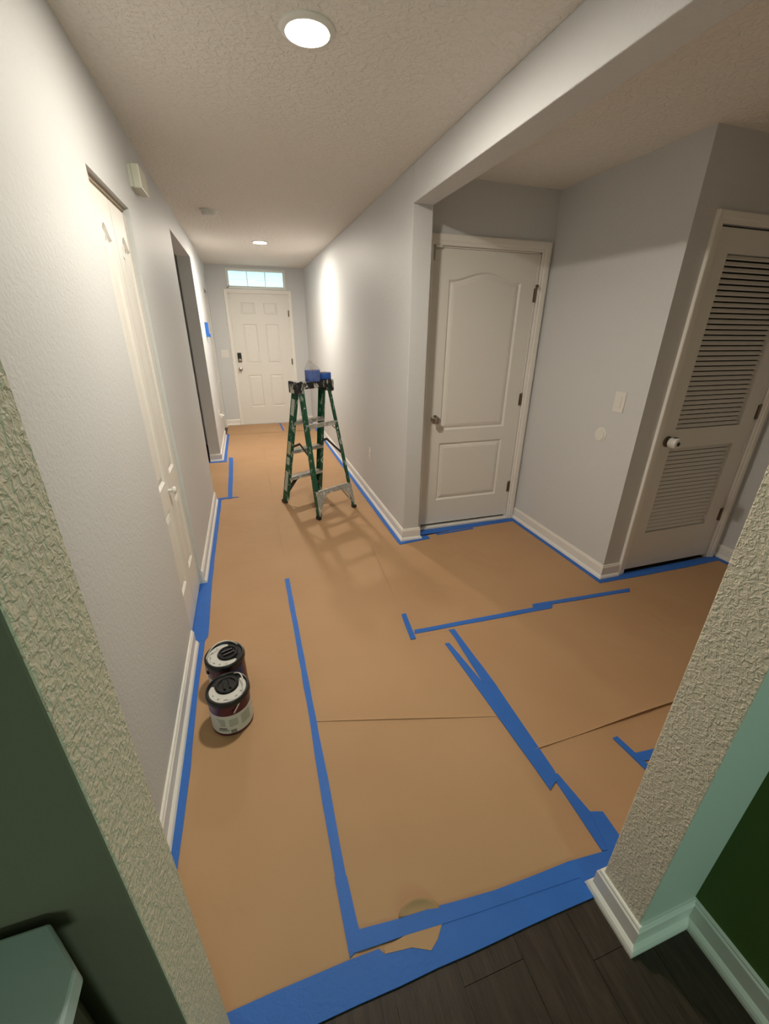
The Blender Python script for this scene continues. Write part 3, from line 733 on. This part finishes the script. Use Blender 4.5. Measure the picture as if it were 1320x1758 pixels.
def paint_can(loc, rz, cap_dir, bail_dir, bail_lean, label, label_arc, patch):
    t = tag(empty('paint_can', loc, 0), label, 'paint can', 'paint cans on the floor paper')
    R = .0835; RD = math.radians
    MB().lathe([(.072,.002),(.080,0),(.0845,.003),(.0845,.012),(R,.016),(R,.150),(.0825,.164),(.0815,.172),(.001,.172)], 48).build('can_body', 'maroon', t, smooth=True)
    lid = MB().lathe([(.0855,.158),(.0880,.160),(.0885,.172),(.0875,.180),(.0845,.185),(.0800,.186),(.0770,.182),(.0755,.178),(.001,.178)], 48).build('lid', 'lid', t, smooth=True)
    cdx, cdy = .016*math.cos(RD(cap_dir)), .016*math.sin(RD(cap_dir))
    cp = MB().lathe([(.043,.177),(.044,.184),(.041,.188),(.036,.188),(.034,.183),(.001,.183)], 36, 'z', (cdx, cdy, 0)).build('pour_cap', 'lid', t, smooth=True)
    g = MB()
    for e in (-.011, .011): g.bar((-.026, e, .187), (.026, e, .187), .008, .010, (0, 1, 0))
    o = g.build('grip_ridges', 'lid', cp, bevel=.002); o.location = (cdx, cdy, 0); o.rotation_euler.z = RD(cap_dir)
    cr = crescent(.0475, .016, .0735, RD(58), RD(302), .1778, .1790).build('lid_sticker', 'can_label', t); cr.rotation_euler.z = RD(cap_dir)
    mk = MB()
    for a, r, w, h in ((105, .061, .010, .005), (135, .060, .008, .008), (165, .061, .016, .006), (180, .066, .022, .002), (205, .061, .012, .006), (232, .060, .008, .008), (258, .062, .010, .004)):
        aa = RD(a); c = (r*math.cos(aa), r*math.sin(aa)); mk.bar((c[0]-math.sin(aa)*-w/2, c[1]+math.cos(aa)*-w/2, .1792), (c[0]-math.sin(aa)*w/2, c[1]+math.cos(aa)*w/2, .1792), h, .0006, (math.cos(aa), math.sin(aa), 0))
    o = mk.build('lid_print', 'can_print', cr)
    # wrap label
    a0, a1, z0, z1 = label_arc
    lb = sector(MB(), R-.001, R+.0008, RD(a0), RD(a1), z0, z1, 40).build('wrap_label', 'can_label', t, smooth=True)
    if patch == 'front':
        pr = MB()
        for zz, c0, w in ((.092, 244, 24), (.086, 246, 20), (.080, 248, 16), (.074, 246, 20), (.068, 249, 12), (.062, 247, 16), (.056, 249, 13)):
            sector(pr, R, R+.0012, RD(c0-w/2), RD(c0+w/2), zz, zz+.0028, 8)
        pr.build('label_text', 'can_print', lb)
        ink = MB(); sector(ink, R, R+.0012, RD(236), RD(258), .040, .0455, 8); sector(ink, R, R+.0012, RD(232), RD(263), .031, .0345, 8)
        ink.build('label_heading', 'can_ink', lb)
        pp = MB(); sector(pp, R, R+.0011, RD(266), RD(290), .052, .092, 8); sector(pp, R, R+.0011, RD(300), RD(330), .044, .098, 8); pp.build('label_panel', 'can_panel', lb)
        bc = MB()
        for q in range(7): sector(bc, R, R+.0013, RD(268+q*2.2), RD(269.3+q*2.2), .016, .034, 2)
        bc.build('barcode', 'can_ink', lb)
    else:
        pp = MB(); sector(pp, R, R+.0012, RD(285), RD(330), .085, .150, 12); pp.build('label_patch', 'can_blue', lb)
    # bail wire with ears
    bd = RD(bail_dir); ux, uy = math.cos(bd), math.sin(bd); pts = []
    for k in range(25):
        a = math.pi*k/24; s = math.cos(a)*(R+.006); h = math.sin(a)*.103
        lean = RD(bail_lean); hx, hz = h*math.sin(lean), h*math.cos(lean)
        pts.append((s*ux - hx*uy, s*uy + hx*ux, .128+hz))
    MB().tube(pts, .0027, 8).build('bail_wire', 'wire', t, smooth=True)
    for s in (-1, 1):
        e = MB().lathe([(.009,0),(.009,.004),(.004,.007),(.001,.007)], 14, '-y').build('bail_ear', 'maroon', t, smooth=True)
        e.location = (s*ux*R, s*uy*R, .128); e.rotation_euler.z = bd + (math.pi/2 if s > 0 else -math.pi/2)
    return t
paint_can((.208, 1.410, .0038), 0, 100, -77, 38, 'nearer paint can with grey-printed white label and tilted wire handle', (175, 395, .014, .112), 'front')
paint_can((.189, 1.618, .0038), 0, 20, 205, -26, 'farther paint can behind the other with raised wire handle', (150, 300, .014, .100), 'back')

# ------------------------------------------------------------------ cabinet at the lower left
t = tag(empty('side_cabinet', (0, 0, 0)), 'dim pale-topped cabinet against the dark wall left of the pillar', 'cabinet')
poly = [(-.9, .318), (.170, .318), (.209, .270), (.211, -.05), (-.9, -.05)]
MB().prism(poly, .955, .982).build('top', 'cabinet_top', t, bevel=.003)
MB().prism([(-.88, .312), (.160, .312), (.196, .266), (.198, -.04), (-.88, -.04)], .0, .955).build('body', 'cabinet', t)
